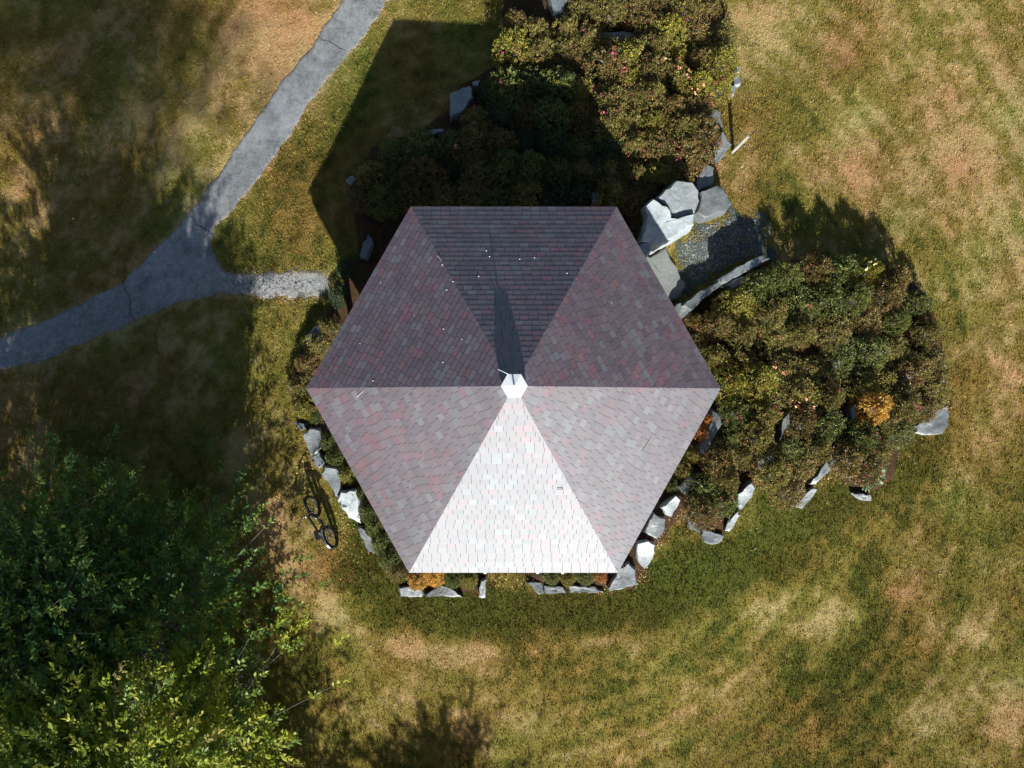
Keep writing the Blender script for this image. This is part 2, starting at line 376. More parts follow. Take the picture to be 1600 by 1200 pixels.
# ------------------------------------------------------------------ pavilion
RX = 5.03; RYF = .8835; HE = 3.15; AP = 2 * .8835 * .5 * RX * 1.0
SLOPE = R(24); HV = [Vector((RX * 1.0, 0.0, HE)), Vector((RX * .5, RX * RYF, HE)), Vector((-RX * .5, RX * RYF, HE)), Vector((-RX, 0, HE)), Vector((-RX * .5, -RX * RYF, HE)), Vector((RX * .5, -RX * RYF, HE))]
HV = [v + Vector((-.01, -.01, 0)) for v in HV]
APEX = Vector((0.0, 0.0, HE + RX * .8745 * math.tan(SLOPE)))
gaz = thing('pavilion', (0, 0, 0), 'six sided park pavilion with a shingled hip roof and small white cap', 'pavilion')
def shingle_tint(x=0, y=0):
    w = float(N2.fbm(np.array([x * 1.3 + 50]), np.array([y * 1.3 + 50]), 3)[0]) - .5
    q = random.random() + w * .5; g = random.gauss(1, .07)
    if q < .09: c = (.132, .064, .072)
    elif q < .20: c = (.112, .076, .078)
    elif q < .56: c = (.095, .066, .077)
    elif q < .86: c = (.108, .076, .087)
    else: c = (.112, .100, .110)
    return tuple(k * g for k in c)
cells = []; deck = MB()
for fi in range(6):
    A, B = HV[fi], HV[(fi + 1) % 6]
    u = (B - A).normalized(); mid = (A + B) / 2; Lw = (B - A).length
    foot = A + u * (APEX - A).dot(u); v = (APEX - foot); S = v.length; v.normalize(); n = u.cross(v).normalized()
    if n.z < 0: n = -n
    ua = (APEX - A).dot(u)
    deck.add([A, B, APEX], [[0, 1, 2]])
    rows = 36; e = S / rows
    redcol = None
    for j in range(rows):
        v0 = j * e - .012 if j else -.03; v1 = (j + 1) * e + .004
        x = random.uniform(-.22, 0) + (j % 2) * .11
        while x < Lw:
            w = random.choice((.20, .215, .22, .22, .25))
            poly = [(x + .004, v0), (x + w - .004, v0), (x + w - .004, v1), (x + .004, v1)]; x += w
            # clip to hips: left line u = ua*v/S, right line u = Lw-(Lw-ua)*v/S
            def clip(P, f):
                out = []
                for i in range(len(P)):
                    a, b = P[i], P[(i + 1) % len(P)]; fa, fb = f(a), f(b)
                    if fa >= 0: out.append(a)
                    if fa * fb < 0:
                        t = fa / (fa - fb); out.append((a[0] + (b[0] - a[0]) * t, a[1] + (b[1] - a[1]) * t))
                return out
            poly = clip(poly, lambda p: p[0] - ua * p[1] / S + .004); 
            if len(poly) > 2: poly = clip(poly, lambda p: Lw - (Lw - ua) * p[1] / S - p[0] + .004)
            if len(poly) < 3 or v0 > S - .08: continue
            lift = random.uniform(0, .003)
            top = []; bot = []
            for (a, b) in poly:
                t = (b - v0) / (v1 - v0); h = .013 * (1 - t) + .006 * t + lift
                p = A + u * a + v * b; top.append(p + n * h); bot.append(p - n * .004)
            m = len(poly); Vv = top + bot
            Fc = [list(range(m))] + [[k, k + m, (k + 1) % m + m, (k + 1) % m] for k in range(m)]
            cen = sum(top, Vector()) / m; c = shingle_tint(cen.x, cen.y)
            full = abs(max(p[0] for p in poly) - min(p[0] for p in poly)) > .15
            cells.append(((cen - Vector(CAM)).length + (0 if full else 3), Vv, Fc, c))
deck.build('roof_deck', M_deck, gaz)
# a few runs of redder shingles bundled together (as laid from one bundle)
cells.sort(key=lambda c: c[0])
rest = MB()
for k, (d, Vv, Fc, c) in enumerate(cells):
    if k < 299:
        s = MB(); s.add(Vv, Fc, c); s.build('shingle', M_shingle, gaz, col=True)
    else: rest.add(Vv, Fc, c)
o = rest.build('shingles', M_shingle, gaz, col=True); o['kind'] = 'stuff'
# cap
def hexring(r, z, rot=0): return [Vector((r * math.cos(R(60 * k + rot)), r * math.sin(R(60 * k + rot)), z)) for k in range(6)]
cb = MB(); zc = APEX.z - .03
cb.add(hexring(.285, zc) + hexring(.29, zc + .15) + [Vector((0, 0, zc + .205))], [[k, (k + 1) % 6, (k + 1) % 6 + 6, k + 6] for k in range(6)] + [[k + 6, (k + 1) % 6 + 6, 12] for k in range(6)] + [[5, 4, 3, 2, 1, 0]])
cap = cb.build('roof_cap', M_white, gaz)
fb = MB(); fb.tube([(0, 0, zc + .18), (0, 0, zc + .34), (0, 0, zc + .50)], [.02, .018, .014]); fb.build('finial', M_white, cap)
wb = MB(); p0 = un(797, 586, zc + .14); p1 = un(778, 577, zc + .16); wb.tube([p0, (p0 + p1) / 2 + np.array([0, 0, .03]), p1], .006, 6); wb.build('wire', M_white, cap)
# fascia, posts, rails, floor
for fi in range(6):
    A, B = HV[fi], HV[(fi + 1) % 6]; u = (B - A).normalized(); out = Vector((u.y, -u.x, 0))
    fb = MB(); Mx = Matrix((u, out, Vector((0, 0, 1)))).transposed()
    fb.box((A + B) / 2 - out * .045 + Vector((0, 0, -.095)), ((B - A).length - .06, .03, .15), Mx); fb.build('fascia', M_white, gaz)
PV = [Vector((v.x * .86, v.y * .86, 0)) for v in HV]
for p in PV:
    b = MB(); b.box((p.x, p.y, 1.72), (.16, .16, 3.0)); b.box((p.x, p.y, .32), (.22, .22, .2)); b.box((p.x, p.y, 3.1), (.22, .22, .1)); b.build('post', M_white, gaz)
for k in range(6):
    A, B = PV[k], PV[(k + 1) % 6]; u = (B - A).normalized(); out = Vector((u.y, -u.x, 0)); Mx = Matrix((u, out, Vector((0, 0, 1)))).transposed(); m = (A + B) / 2
    b = MB(); b.box(m + Vector((0, 0, 3.02)), ((B - A).length - .17, .09, .16), Mx); b.build('beam', M_white, gaz)
    if k in (4, 0): continue
    b = MB(); 
    for z in (.4, 1.15): b.box(m + Vector((0, 0, z)), ((B - A).length - .17, .06, .07), Mx)
    nb = 26
    for q in range(nb): b.box(A + u * ((B - A).length * (q + 1) / (nb + 1)) + Vector((0, 0, .77)), (.03, .03, .68), Mx)
    b.build('railing', M_white, gaz)
b = MB(); q = [Vector((v.x * .9, v.y * .9, .22)) for v in HV]; q2 = [Vector((v.x, v.y, .0)) for v in q]
b.add(q + q2, [[0, 1, 2, 3, 4, 5]] + [[k, k + 6, (k + 1) % 6 + 6, (k + 1) % 6] for k in range(6)]); b.build('floor', M_floor, gaz)
# rafter tails seen as small white ends under the lower eave
for px in (758, 840, 879):
    p = un(px, 893, HE - .06); b = MB(); b.box((p[0], -RX * RYF - .02, HE - .08), (.07, .12, .09)); b.build('rafter_tail', M_white, gaz)
# droppings and grit on the shingles
def roof_z(x, y):
    best = 9
    for fi in range(6):
        A, B = HV[fi], HV[(fi + 1) % 6]; n = (B - A).cross(APEX - A)
        best = min(best, A.z - (n.x * (x - A.x) + n.y * (y - A.y)) / n.z)
    return best
def un_roof(px, py):
    z = 4.
    for _ in range(20): p = un(px, py, z); z = .5 * z + .5 * roof_z(p[0], p[1])
    return un(px, py, z), Vector((0, 0, 1))
sb = MB()
for i in range(16):
    a = random.uniform(0, 6.28); r = random.uniform(.8, 4.2)
    x, y = r * math.cos(a), r * math.sin(a); z = roof_z(x, y) + .021; s = random.uniform(.006, .016)
    sb.add([(x - s, y, z), (x, y - s, z), (x + s, y, z), (x, y + s, z), (x, y, z + s * .6)], [[0, 1, 4], [1, 2, 4], [2, 3, 4], [3, 0, 4]])
for px, py in ((691,414),(765,401),(693,514),(760,392),(583,595),(698,453),(708,440),(748,432),(692,566),(886,427),(812,405)):
    p, _ = un_roof(px, py); s = .017; x, y = p[0], p[1]; z = roof_z(x, y) + .021
    sb.add([(x - s, y, z), (x, y - s, z), (x + s, y, z), (x, y + s, z), (x, y, z + s * .6)], [[0, 1, 4], [1, 2, 4], [2, 3, 4], [3, 0, 4]])
tag(sb.build('roof_grit', M_white), 'tiny white specks scattered over the roof shingles', 'grit', kind='stuff')
for (a, b_, lab) in (((558, 620), (570, 609), 'pale twig lying on the purple lower left roof slope'), ((1003, 706), (1021, 678), 'long pale twig lying on the lower right roof slope'), ((684, 400), (690, 409), 'short pale twig on the dark upper left roof slope')):
    p, _ = un_roof(*a); q, _ = un_roof(*b_); t = MB(); m = (p + q) / 2 + np.array([.01, .01, .02]); t.tube([p + np.array([0, 0, .028]), m + np.array([0, 0, .01]), q + np.array([0, 0, .028])], [.009, .008, .004], 6)
    tag(t.build('twig', M_wood), lab, 'twig')
p, _ = un_roof(875, 764); b = MB(); z = roof_z(p[0], p[1]) + .04
b.tube([(p[0] - .06, p[1] + .02, z - .02), (p[0] - .06, p[1], z + .01), (p[0] + .06, p[1], z + .01), (p[0] + .06, p[1] + .02, z - .02)], .007, 6)
tag(b.build('metal_clip', M_black), 'small dark metal clip on the white sunlit roof slope', 'clip')

# ------------------------------------------------------------------ rocks
def rock(poly, top, label, cat='rock', group=None, bright=1.0, tilt=(0, 0), material=None, flat=False, name='rock', rough=.022):
    """poly: outline of the top face in photo pixels; top: height of the top face above the lawn"""
    c0 = np.mean(poly, 0); g = ung(c0[0], c0[1], top); zt = g[2]
    P = np.array([un(a, b, zt) for a, b in poly]); c = P.mean(0)
    rr = np.random.default_rng(int(c0[0] * 7 + c0[1])); ring = []
    n = len(P)
    for i in range(n):
        a, b = P[i], P[(i + 1) % n]; k = max(2, int(np.linalg.norm(b - a) / .12))
        nr = np.array([(b - a)[1], -(b - a)[0], 0]); nr /= np.linalg.norm(nr) + 1e-9
        for t in np.arange(k) / k: ring.append(a + (b - a) * t + nr * rr.normal(0, .014) * (t > 0))
    ring = np.array(ring); m = len(ring); V = []; 
    base = float(height(c[0], c[1]))
    def z_at(p): return zt + tilt[0] * (p[0] - c[0]) - tilt[1] * (p[1] - c[1]) 
    levels = [(1.06, 'b'), (1.05, .35), (1.02, .8), (1.0, .90), (.975, .965), (.92, 1.0), (.66, 1.0), (.33, 1.0)]
    facet = rr.normal(0, 1, 3)
    for s, lv in levels:
        for q in ring:
            p = c + (q - c) * s; z1 = z_at(p)
            if lv == 'b': z = base - .15
            else: z = (base - .05) + (z1 - base + .05) * lv
            if lv == 1.0 and not flat:
                z += rough * math.sin(facet[0] * 3 + p[0] * 6) * math.cos(facet[1] * 3 + p[1] * 7) + rr.normal(0, rough * .12) + rough * .8
            if lv != 'b': p = p + np.r_[rr.normal(0, .012, 2), 0]
            V.append((p[0], p[1], z))
    V.append((c[0], c[1], z_at(c) + (0 if flat else rough * .6)))
    Fc = []
    for L in range(len(levels) - 1):
        for i in range(m): Fc.append([L * m + i, L * m + (i + 1) % m, (L + 1) * m + (i + 1) % m, (L + 1) * m + i])
    t = (len(levels) - 1) * m; Fc += [[t + i, t + (i + 1) % m, t + m] for i in range(m)]
    # flip if the outline ran clockwise
    area = sum(ring[i][0] * ring[(i + 1) % m][1] - ring[(i + 1) % m][0] * ring[i][1] for i in range(m))
    if area < 0: Fc = [f[::-1] for f in Fc]
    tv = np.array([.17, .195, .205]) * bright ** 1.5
    tint = np.tile(tv, (len(V), 1)) * rr.uniform(.85, 1.15, (len(V), 1))
    me = arr_mesh(name, V, Fc, material or M_rock, tint)
    me.polygons.foreach_set('use_smooth', np.ones(len(me.polygons), bool)); me.set_sharp_from_angle(angle=R(34))
    o = link(name, me); tag(o, label, cat, group); return o
G1 = 'rocks around the pavilion bed'; G2 = 'rocks edging the upper garden bed'; G3 = 'rocks edging the right garden bed'
ROCKS = [
 ([(1026,308),(1056,282),(1082,285),(1092,300),(1092,314),(1086,331),(1064,342),(1051,338),(1048,328)], 1.12, 'large grey slab with a pale lower half beside the upper right roof corner', G2, 1.15, (0,-.17)),
 ([(1006,322),(1019,311),(1047,329),(1050,341),(1064,345),(1086,334),(1086,350),(1066,362),(1028,384),(1018,378),(1001,377),(1008,360),(1010,336)], 1.15, 'largest flat whitish boulder touching the upper right roof edge', G2, 1.5, (0,-.18)),
 ([(1000,380),(1012,376),(1019,384),(1017,394),(1010,400),(998,390)], 1.0, 'small pale stone wedged between the big whitish boulder and the roof edge', G2, 1.2, (0,-.1)),
 ([(1094,300),(1118,290),(1130,293),(1143,318),(1136,328),(1101,340),(1089,332),(1095,315)], .62, 'cracked grey boulder standing at the outer end of the big slabs above the gravel', G2, .85, (0,-.05)),
 ([(1090,280),(1100,254),(1115,262),(1114,287),(1093,297),(1088,290)], .42, 'upright angular grey stone above the cracked boulder', G2, .9, (.1,-.1)),
 ([(1116,228),(1128,205),(1141,226),(1122,252),(1117,246)], .38, 'kite shaped blue grey stone beside the leaning post', G2, .95, (.25,-.1)),
 ([(1098,168),(1105,166),(1126,176),(1128,198),(1120,200),(1108,188)], .36, 'rounded grey stone on the garden edge above the orange litter', G2, .8, (.1,0)),
 ([(1146,106),(1153,105),(1158,131),(1147,132)], .25, 'narrow pale stone at the right edge of the upper bed, topmost one', G2, .95, (0,0)),
 ([(1142,134),(1150,135),(1147,148),(1141,149)], .22, 'small stone just below the narrow pale one at the upper bed edge', G2, .9, (0,0)),
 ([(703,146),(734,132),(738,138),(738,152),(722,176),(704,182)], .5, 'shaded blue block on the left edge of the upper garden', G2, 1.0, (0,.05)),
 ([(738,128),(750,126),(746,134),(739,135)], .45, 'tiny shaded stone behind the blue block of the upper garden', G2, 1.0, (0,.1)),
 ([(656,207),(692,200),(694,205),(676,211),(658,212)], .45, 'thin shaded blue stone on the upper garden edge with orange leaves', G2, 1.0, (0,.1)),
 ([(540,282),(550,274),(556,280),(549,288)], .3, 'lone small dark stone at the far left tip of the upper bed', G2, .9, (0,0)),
 ([(857,-6),(890,-6),(878,21),(866,22)], .5, 'grey stone at the top edge of the photograph between shrubs', G2, .9, (0,0)),
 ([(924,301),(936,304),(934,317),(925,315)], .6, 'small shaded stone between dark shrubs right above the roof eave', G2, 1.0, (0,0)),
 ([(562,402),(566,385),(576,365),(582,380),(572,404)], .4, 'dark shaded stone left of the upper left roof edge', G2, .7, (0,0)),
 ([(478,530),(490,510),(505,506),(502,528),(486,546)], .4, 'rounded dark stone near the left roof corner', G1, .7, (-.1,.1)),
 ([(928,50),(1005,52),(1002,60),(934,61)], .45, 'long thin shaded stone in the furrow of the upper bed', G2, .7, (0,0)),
 ([(1126,434),(1168,409),(1196,398),(1204,403),(1168,423),(1132,443)], .7, 'long shaded teal stone along the top of the right garden bed', G3, 1.0, (0,.12)),
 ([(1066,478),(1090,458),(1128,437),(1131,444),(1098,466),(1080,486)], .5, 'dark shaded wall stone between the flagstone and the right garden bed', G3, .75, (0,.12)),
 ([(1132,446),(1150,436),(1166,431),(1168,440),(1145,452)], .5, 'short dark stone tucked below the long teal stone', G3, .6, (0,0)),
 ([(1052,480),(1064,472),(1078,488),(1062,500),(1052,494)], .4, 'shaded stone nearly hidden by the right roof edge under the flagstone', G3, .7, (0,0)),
 ([(1033,793),(1057,774),(1063,780),(1050,808),(1041,804)], .35, 'white stone just outside the lower right roof edge, below the dark wall stones', G1, 1.35, (0,-.15)),
 ([(1021,800),(1040,811),(1039,826),(1027,843),(1006,832)], .3, 'grey green stone between two white stones at the lower right roof edge', G1, .85, (0,-.02)),
 ([(995,848),(1011,844),(1023,850),(1022,862),(1016,880),(1009,890),(998,878),(994,860)], .32, 'pointed white stone with orange litter at the lower right roof edge', G1, 1.4, (0,-.2)),
 ([(1114,640),(1124,648),(1126,662),(1112,690),(1099,713),(1094,711),(1108,670)], .55, 'tall dark wall stone beside the orange shrub right of the roof', G1, .7, (.3,0)),
 ([(1062,762),(1080,744),(1087,752),(1070,773)], .45, 'dark wall stone above the white stone right of the roof', G1, .75, (.1,0)),
 ([(1152,787),(1153,772),(1174,753),(1180,761),(1176,776),(1160,796)], .35, 'white notched stone at the lower end of the second shrub row', G3, 1.25, (0,-.15)),
 ([(1133,830),(1139,813),(1153,798),(1157,804),(1141,831)], .28, 'narrow pale stone just below the white notched stone', G3, 1.15, (0,-.12)),
 ([(1097,837),(1098,826),(1131,837),(1128,845),(1113,851),(1100,846)], .2, 'rounded flat blue grey stone at the bottom tip of the inner shrub row', G3, .9, (0,0)),
 ([(1072,806),(1090,818),(1094,832),(1078,826)], .2, 'low dusty stone edging the inner shrub row', G3, .6, (0,0)),
 ([(1182,706),(1202,700),(1208,716),(1192,740),(1184,746)], .5, 'dark sided stone midway down the wall between the inner shrub rows', G3, .75, (.2,0)),
 ([(1224,655),(1235,640),(1233,662),(1220,687)], .55, 'slim stone high on the wall between the inner shrub rows', G3, .75, (.2,0)),
 ([(1292,722),(1308,707),(1300,731),(1274,757),(1266,756)], .4, 'curved pale stone on the third shrub row edge', G3, 1.0, (0,-.05)),
 ([(1242,791),(1267,764),(1276,763),(1267,779),(1255,795)], .28, 'tapering pale stone at the lower tip of the third shrub row', G3, 1.2, (0,-.1)),
 ([(1430,666),(1481,629),(1482,664),(1473,677),(1451,680),(1432,676)], .25, 'broad striped blue grey slab at the right edge of the garden', G3, .95, (0,0)),
 ([(1332,771),(1360,773),(1361,783),(1348,782)], .22, 'thin pale stone below the pale green plant', G3, 1.0, (0,-.05)),
 ([(1239,777),(1246,780),(1244,786),(1239,784)], .2, 'tiny pale stone beside the tapering pale stone', G3, 1.0, (0,0)),
 ([(1331,640),(1337,632),(1337,650),(1331,657)], .55, 'small dark stone left of the golden shrub', G3, .8, (.1,0)),
 ([(460,660),(477,662),(474,672),(468,670)], .2, 'small grey stone above the orange tuft by the left roof edge', G1, .9, (0,0)),
 ([(474,678),(484,669),(500,671),(500,700),(496,706),(486,712),(480,700)], .36, 'smooth rounded grey stone, topmost large one left of the roof', G1, .9, (-.1,-.05)),
 ([(487,714),(498,706),(508,724),(497,732),(490,722)], .3, 'small pale wedge stone under the smooth rounded one left of the roof', G1, 1.05, (0,-.1)),
 ([(502,740),(508,728),(526,732),(533,746),(533,764),(525,776),(513,755)], .32, 'long grey stone above the whitest stone left of the roof', G1, 1.05, (0,-.05)),
 ([(527,781),(533,768),(557,765),(561,779),(561,805),(563,819),(543,809),(532,790)], .36, 'whitest large stone left of the roof beside the bicycle', G1, 1.5, (0,-.22)),
 ([(558,826),(565,823),(585,846),(585,864),(576,862)], .25, 'brownish low stone below the whitest stone left of the roof', G1, .75, (0,0)),
 ([(623,919),(641,915),(659,922),(660,932),(625,932)], .22, 'pale stone under the golden shrub at the bottom left roof corner', G1, 1.05, (0,-.05)),
 ([(663,930),(690,914),(705,920),(722,933)], .2, 'low triangular grey stone right of the golden shrub', G1, .8, (0,0)),
 ([(752,907),(759,904),(759,935),(748,934)], .3, 'upright pale stone ending the bed below the left half of the eave', G1, .95, (0,-.1)),
 ([(823,910),(845,910),(850,926),(842,928)], .12, 'broken grey stone at the gap under the bottom eave', G1, .7, (0,0)),
 ([(850,915),(880,917),(884,926),(851,927)], .15, 'flat pale edging stone right of the broken grey stone', G1, .85, (0,0)),
 ([(888,916),(930,916),(944,925),(892,926)], .15, 'long flat blue grey edging stone under the bottom eave', G1, .75, (0,0)),
 ([(951,920),(968,888),(982,880),(993,890),(995,914),(953,924)], .3, 'large speckled grey stone at the bottom right roof corner', G1, .95, (0,-.03)),
]
for poly, top, lab, grp, br, tl in ROCKS: rock(poly, top, lab, 'rock', grp, br, tl)
rock([(1000,396),(1016,403),(1040,388),(1071,448),(1056,466),(1040,466),(1010,430)], .14, 'flat grey green flagstone step at the right roof edge', 'step', None, .8, (0, 0), M_flag, True, 'flagstone')

# ------------------------------------------------------------------ shrubs
def leaf_cloud(P, D, size, asp, cols, rg, fold=.0):
    """P (n,3) centres, D (n,3) leaf direction; returns verts, faces, tints: diamond leaves of 2 tris"""
    n = len(P); D = D / (np.linalg.norm(D, axis=1, keepdims=True) + 1e-9)
    q = rg.standard_normal((n, 3)); S = np.cross(D, q); S /= np.linalg.norm(S, axis=1, keepdims=True) + 1e-9
    # prefer leaves lying flat-ish: side vector close to horizontal
    S2 = np.cross(D, np.array([0, 0, 1.]) + .55 * rg.standard_normal((n, 3))); S2 /= np.linalg.norm(S2, axis=1, keepdims=True) + 1e-9
    S = S2; Nn = np.cross(S, D)
    L = (size * rg.uniform(.65, 1.25, n))[:, None]; W = L * asp
    V = np.stack([P, P + D * L * .5 + S * W * .5 + Nn * L * fold, P + D * L, P + D * L * .5 - S * W * .5 + Nn * L * fold], 1).reshape(-1, 3)
    i = np.arange(n)[:, None] * 4
    Fc = np.concatenate([i + np.array([[0, 1, 2]]), i + np.array([[0, 2, 3]])], 0)
    return V, Fc, np.repeat(cols, 4, 0)
def shrub_mesh(seed, pal, n_cl=460, per=11, size=.042, r=.5, h=.75):
    rg = np.random.default_rng(seed); vn = VN(seed + 100)
    u = rg.random(n_cl) ** .75 * 1.45; ph = rg.uniform(0, 2 * np.pi, n_cl)       # polar angle from top up to ~83 degrees
    bump = .78 + .5 * vn.fbm(ph * 1.4 + 30, u * 2.6 + 20, 3)
    rad = bump * rg.uniform(.80, 1.04, n_cl)
    C = np.stack([np.sin(u) * np.cos(ph) * r * rad, np.sin(u) * np.sin(ph) * r * rad, h * (.25 + .75 * np.cos(u) * rad)], 1)
    out = np.stack([np.sin(u) * np.cos(ph), np.sin(u) * np.sin(ph), np.cos(u) + .3], 1)
    P = np.repeat(C, per, 0) + rg.normal(0, .022, (n_cl * per, 3)); D = np.repeat(out, per, 0) * .7 + rg.normal(0, .75, (n_cl * per, 3))
    pal = np.array(pal); wts = pal[:, 3] / pal[:, 3].sum(); ci = rg.choice(len(pal), n_cl, p=wts)
    cc = pal[ci, :3] * rg.uniform(.8, 1.2, (n_cl, 1)); cols = np.repeat(cc, per, 0) * rg.uniform(.78, 1.25, (n_cl * per, 1))
    V, Fc, T = leaf_cloud(P, D, size, .55, cols, rg)
    # added dark core blob, its colour standing for the shade between the leaves
    k = 10; CV = []
    for a in range(5):
        th = a / 4 * 1.5
        for b in range(k):
            f = 2 * math.pi * b / k; rr = .62 * rg.uniform(.85, 1.1)
            CV.append((math.sin(th) * math.cos(f) * r * rr, math.sin(th) * math.sin(f) * r * rr, h * (.1 + .72 * math.cos(th) * rr / .62 * .8)))
    for b in range(k): CV.append((CV[4 * k + b][0] * .8, CV[4 * k + b][1] * .8, -.1))
    CF = []
    for a in range(5):
        for b in range(k):
            p0, p1, p2, p3 = a * k + b, a * k + (b + 1) % k, (a + 1) * k + (b + 1) % k, (a + 1) * k + b
            CF += [[p0, p3, p2], [p0, p2, p1]]
    nV = len(V); V = np.r_[V, np.array(CV)]; Fc = np.r_[Fc, np.array(CF) + nV]; T = np.r_[T, np.tile([.03, .025, .016], (len(CV), 1))]
    return arr_mesh('foliage', V, Fc, M_leaf, T)
OL = [(.23, .195, .045, 5), (.15, .15, .035, 4), (.28, .23, .06, 2.5), (.20, .12, .05, 1.6), (.27, .10, .05, .2)]
RD = [(.18, .14, .038, 5), (.22, .12, .045, 3), (.12, .12, .03, 3), (.28, .11, .06, .5), (.27, .20, .06, 1.5)]
GR = [(.12, .15, .036, 4), (.17, .18, .04, 3), (.08, .11, .03, 2), (.23, .21, .055, 1)]
YG = [(.27, .25, .038, 5), (.18, .18, .03, 3), (.33, .27, .045, 2), (.22, .15, .042, 1)]
GO = [(.66, .38, .06, 4), (.70, .44, .09, 3), (.50, .24, .07, 2), (.22, .18, .04, 2)]
OR = [(.55, .18, .06, 3), (.65, .30, .06, 3), (.35, .09, .06, 2), (.4, .35, .06, 1)]
PALE = [(.35, .42, .2, 3), (.25, .34, .16, 3), (.1, .2, .08, 3), (.5, .4, .2, 1)]
DK_SHADE = [(.03, .06, .025, 4), (.05, .08, .03, 3), (.07, .10, .03, 2)]  # darkened leaf colours: shade put into the foliage of shaded shrubs
meshes = {'olive': [shrub_mesh(s, OL) for s in (11, 12, 13, 14)], 'russet': [shrub_mesh(s, RD) for s in (21, 22, 23)], 'green': [shrub_mesh(s, GR) for s in (31, 32, 33)],
          'yellow-green': [shrub_mesh(s, YG) for s in (41, 42)], 'golden': [shrub_mesh(51, GO, 520, 11, .045)], 'orange': [shrub_mesh(61, OR, 300, 8, .05)],
          'pale green': [shrub_mesh(71, PALE, 120, 6, .11)], 'dark green': [shrub_mesh(81, DK_SHADE), shrub_mesh(82, DK_SHADE)]}
def blossom_mesh(seed, cols, n=26, size=.05):
    rg = np.random.default_rng(seed); c = rg.uniform(0, 2 * np.pi); m = max(1, n // 7)
    u = rg.uniform(.15, 1.1, m); ph = c + rg.normal(0, .8, m)
    C = np.stack([np.sin(u) * np.cos(ph) * .49, np.sin(u) * np.sin(ph) * .49, .75 * (.3 + .78 * np.cos(u))], 1)
    P = np.repeat(C, 7, 0) + rg.normal(0, .04, (m * 7, 3)); D = rg.normal(0, 1, P.shape) + np.array([0, 0, .6])
    cols = np.array(cols)[rg.integers(0, len(cols), len(P))] * rg.uniform(.7, 1.2, (len(P), 1))
    V, Fc, T = leaf_cloud(P, D, size, .8, cols, rg); return arr_mesh('blossoms', V, Fc, M_litter, T)
PINK = [blossom_mesh(s, [(.40, .05, .10), (.46, .10, .12), (.32, .04, .07)]) for s in (1, 2, 3)]
PEACH = [blossom_mesh(s, [(.85, .38, .2), (.8, .5, .2), (.75, .3, .2)], 21, .075) for s in (4, 5)]
LEMON = [blossom_mesh(s, [(.8, .72, .3), (.75, .6, .2), (.7, .75, .45)], 14, .09) for s in (6, 7)]
def shrub(px, py, kind, label, group, rad=.5, hh=.8, base=None, extra=None, cat='shrub'):
    g = ung(px, py, hh * .75); z = float(height(g[0], g[1]))
    t = thing('shrub', (g[0], g[1], z), label, cat, group, random.uniform(0, 6.28))
    me = random.choice(meshes[kind]); s = rad / .5; sz = hh / .75
    o = link('foliage', me, t); o.scale = (s * random.uniform(.9, 1.12), s * random.uniform(.9, 1.12), sz)
    st = MB()
    for k in range(4):
        a = k * 1.57 + random.random(); st.tube([(0.03 * math.cos(a), .03 * math.sin(a), -.05), (.12 * s * math.cos(a), .12 * s * math.sin(a), .3 * sz), (.22 * s * math.cos(a), .22 * s * math.sin(a), .5 * sz)], [.016, .012, .006], 5, cap=False)
    st.build('stems', M_bark, t)
    if extra:
        e = link('blossoms', random.choice(extra), t, rot=(0, 0, random.uniform(0, 6.28))); e.scale = (s * 1.03, s * 1.03, sz * 1.02); e['kind'] = 'stuff'
    return t
ORD = ['first', 'second', 'third', 'fourth', 'fifth', 'sixth', 'seventh', 'eighth', 'ninth', 'tenth', 'eleventh', 'twelfth', 'thirteenth']
TOP_ROWS = [
 [(912,8),(952,16),(994,8),(1034,6),(1072,6),(1104,14)],
 [(1012,38),(1050,44),(1086,50),(1118,56)],
 [(806,32),(838,46),(884,44),(918,62),(955,78),(990,84),(1024,74),(1060,88),(1096,92),(1126,98)],
 [(800,76),(838,84),(874,84),(908,92),(946,104),(984,112),(1018,112),(1056,122),(1092,130),(1124,134)],
 [(764,142),(798,136),(836,134),(874,136),(912,146),(948,156),(986,152),(1022,152),(1056,164),(1088,168)],
 [(742,182),(782,176),(822,176),(862,180),(904,182),(946,192),(984,192),(1022,192),(1060,196),(1094,204)],
 [(616,240),(656,232),(704,226),(746,220),(786,218),(826,220),(866,224),(908,226),(950,230),(990,232),(1028,234),(1066,238),(1088,248)],
 [(580,272),(622,278),(664,272),(708,266),(750,262),(790,262),(830,264),(872,266),(912,268),(956,270),(996,274),(1032,276)],
 [(564,312),(602,308),(646,306),(690,304),(736,302),(780,300),(826,302),(870,304),(906,302),(956,306),(992,312)]]
for ri, row in enumerate(TOP_ROWS):
    for k, (x, y) in enumerate(row):
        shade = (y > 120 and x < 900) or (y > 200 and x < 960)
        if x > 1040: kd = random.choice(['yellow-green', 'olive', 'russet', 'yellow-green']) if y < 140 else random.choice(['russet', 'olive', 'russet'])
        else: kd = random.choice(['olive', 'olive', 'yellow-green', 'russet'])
        if shade: kd = random.choice(['green', 'dark green', 'olive', 'russet', 'green'])  # shrubs in the roof's shadow draw from darker leaf colours
        ex = PINK if random.random() < .14 else None
        if (x, y) in ((1024, 74), (1060, 88)): ex = LEMON
        if (x, y) in ((1056, 122), (704, 226), (1092, 130)): ex = PEACH
        word = {'yellow-green': 'yellow green', 'olive': 'olive', 'russet': 'russet tinged', 'green': 'green', 'dark green': 'dark green'}[kd]
        lab = f"{word} shrub, {ORD[k]} from left in {ORD[ri]} row down of the upper garden"
        shrub(x + random.uniform(-4, 4), y + random.uniform(-4, 4), kd, lab, 'shrubs of the upper garden bed', random.uniform(.42, .64), random.uniform(.55, 1.05), extra=ex)
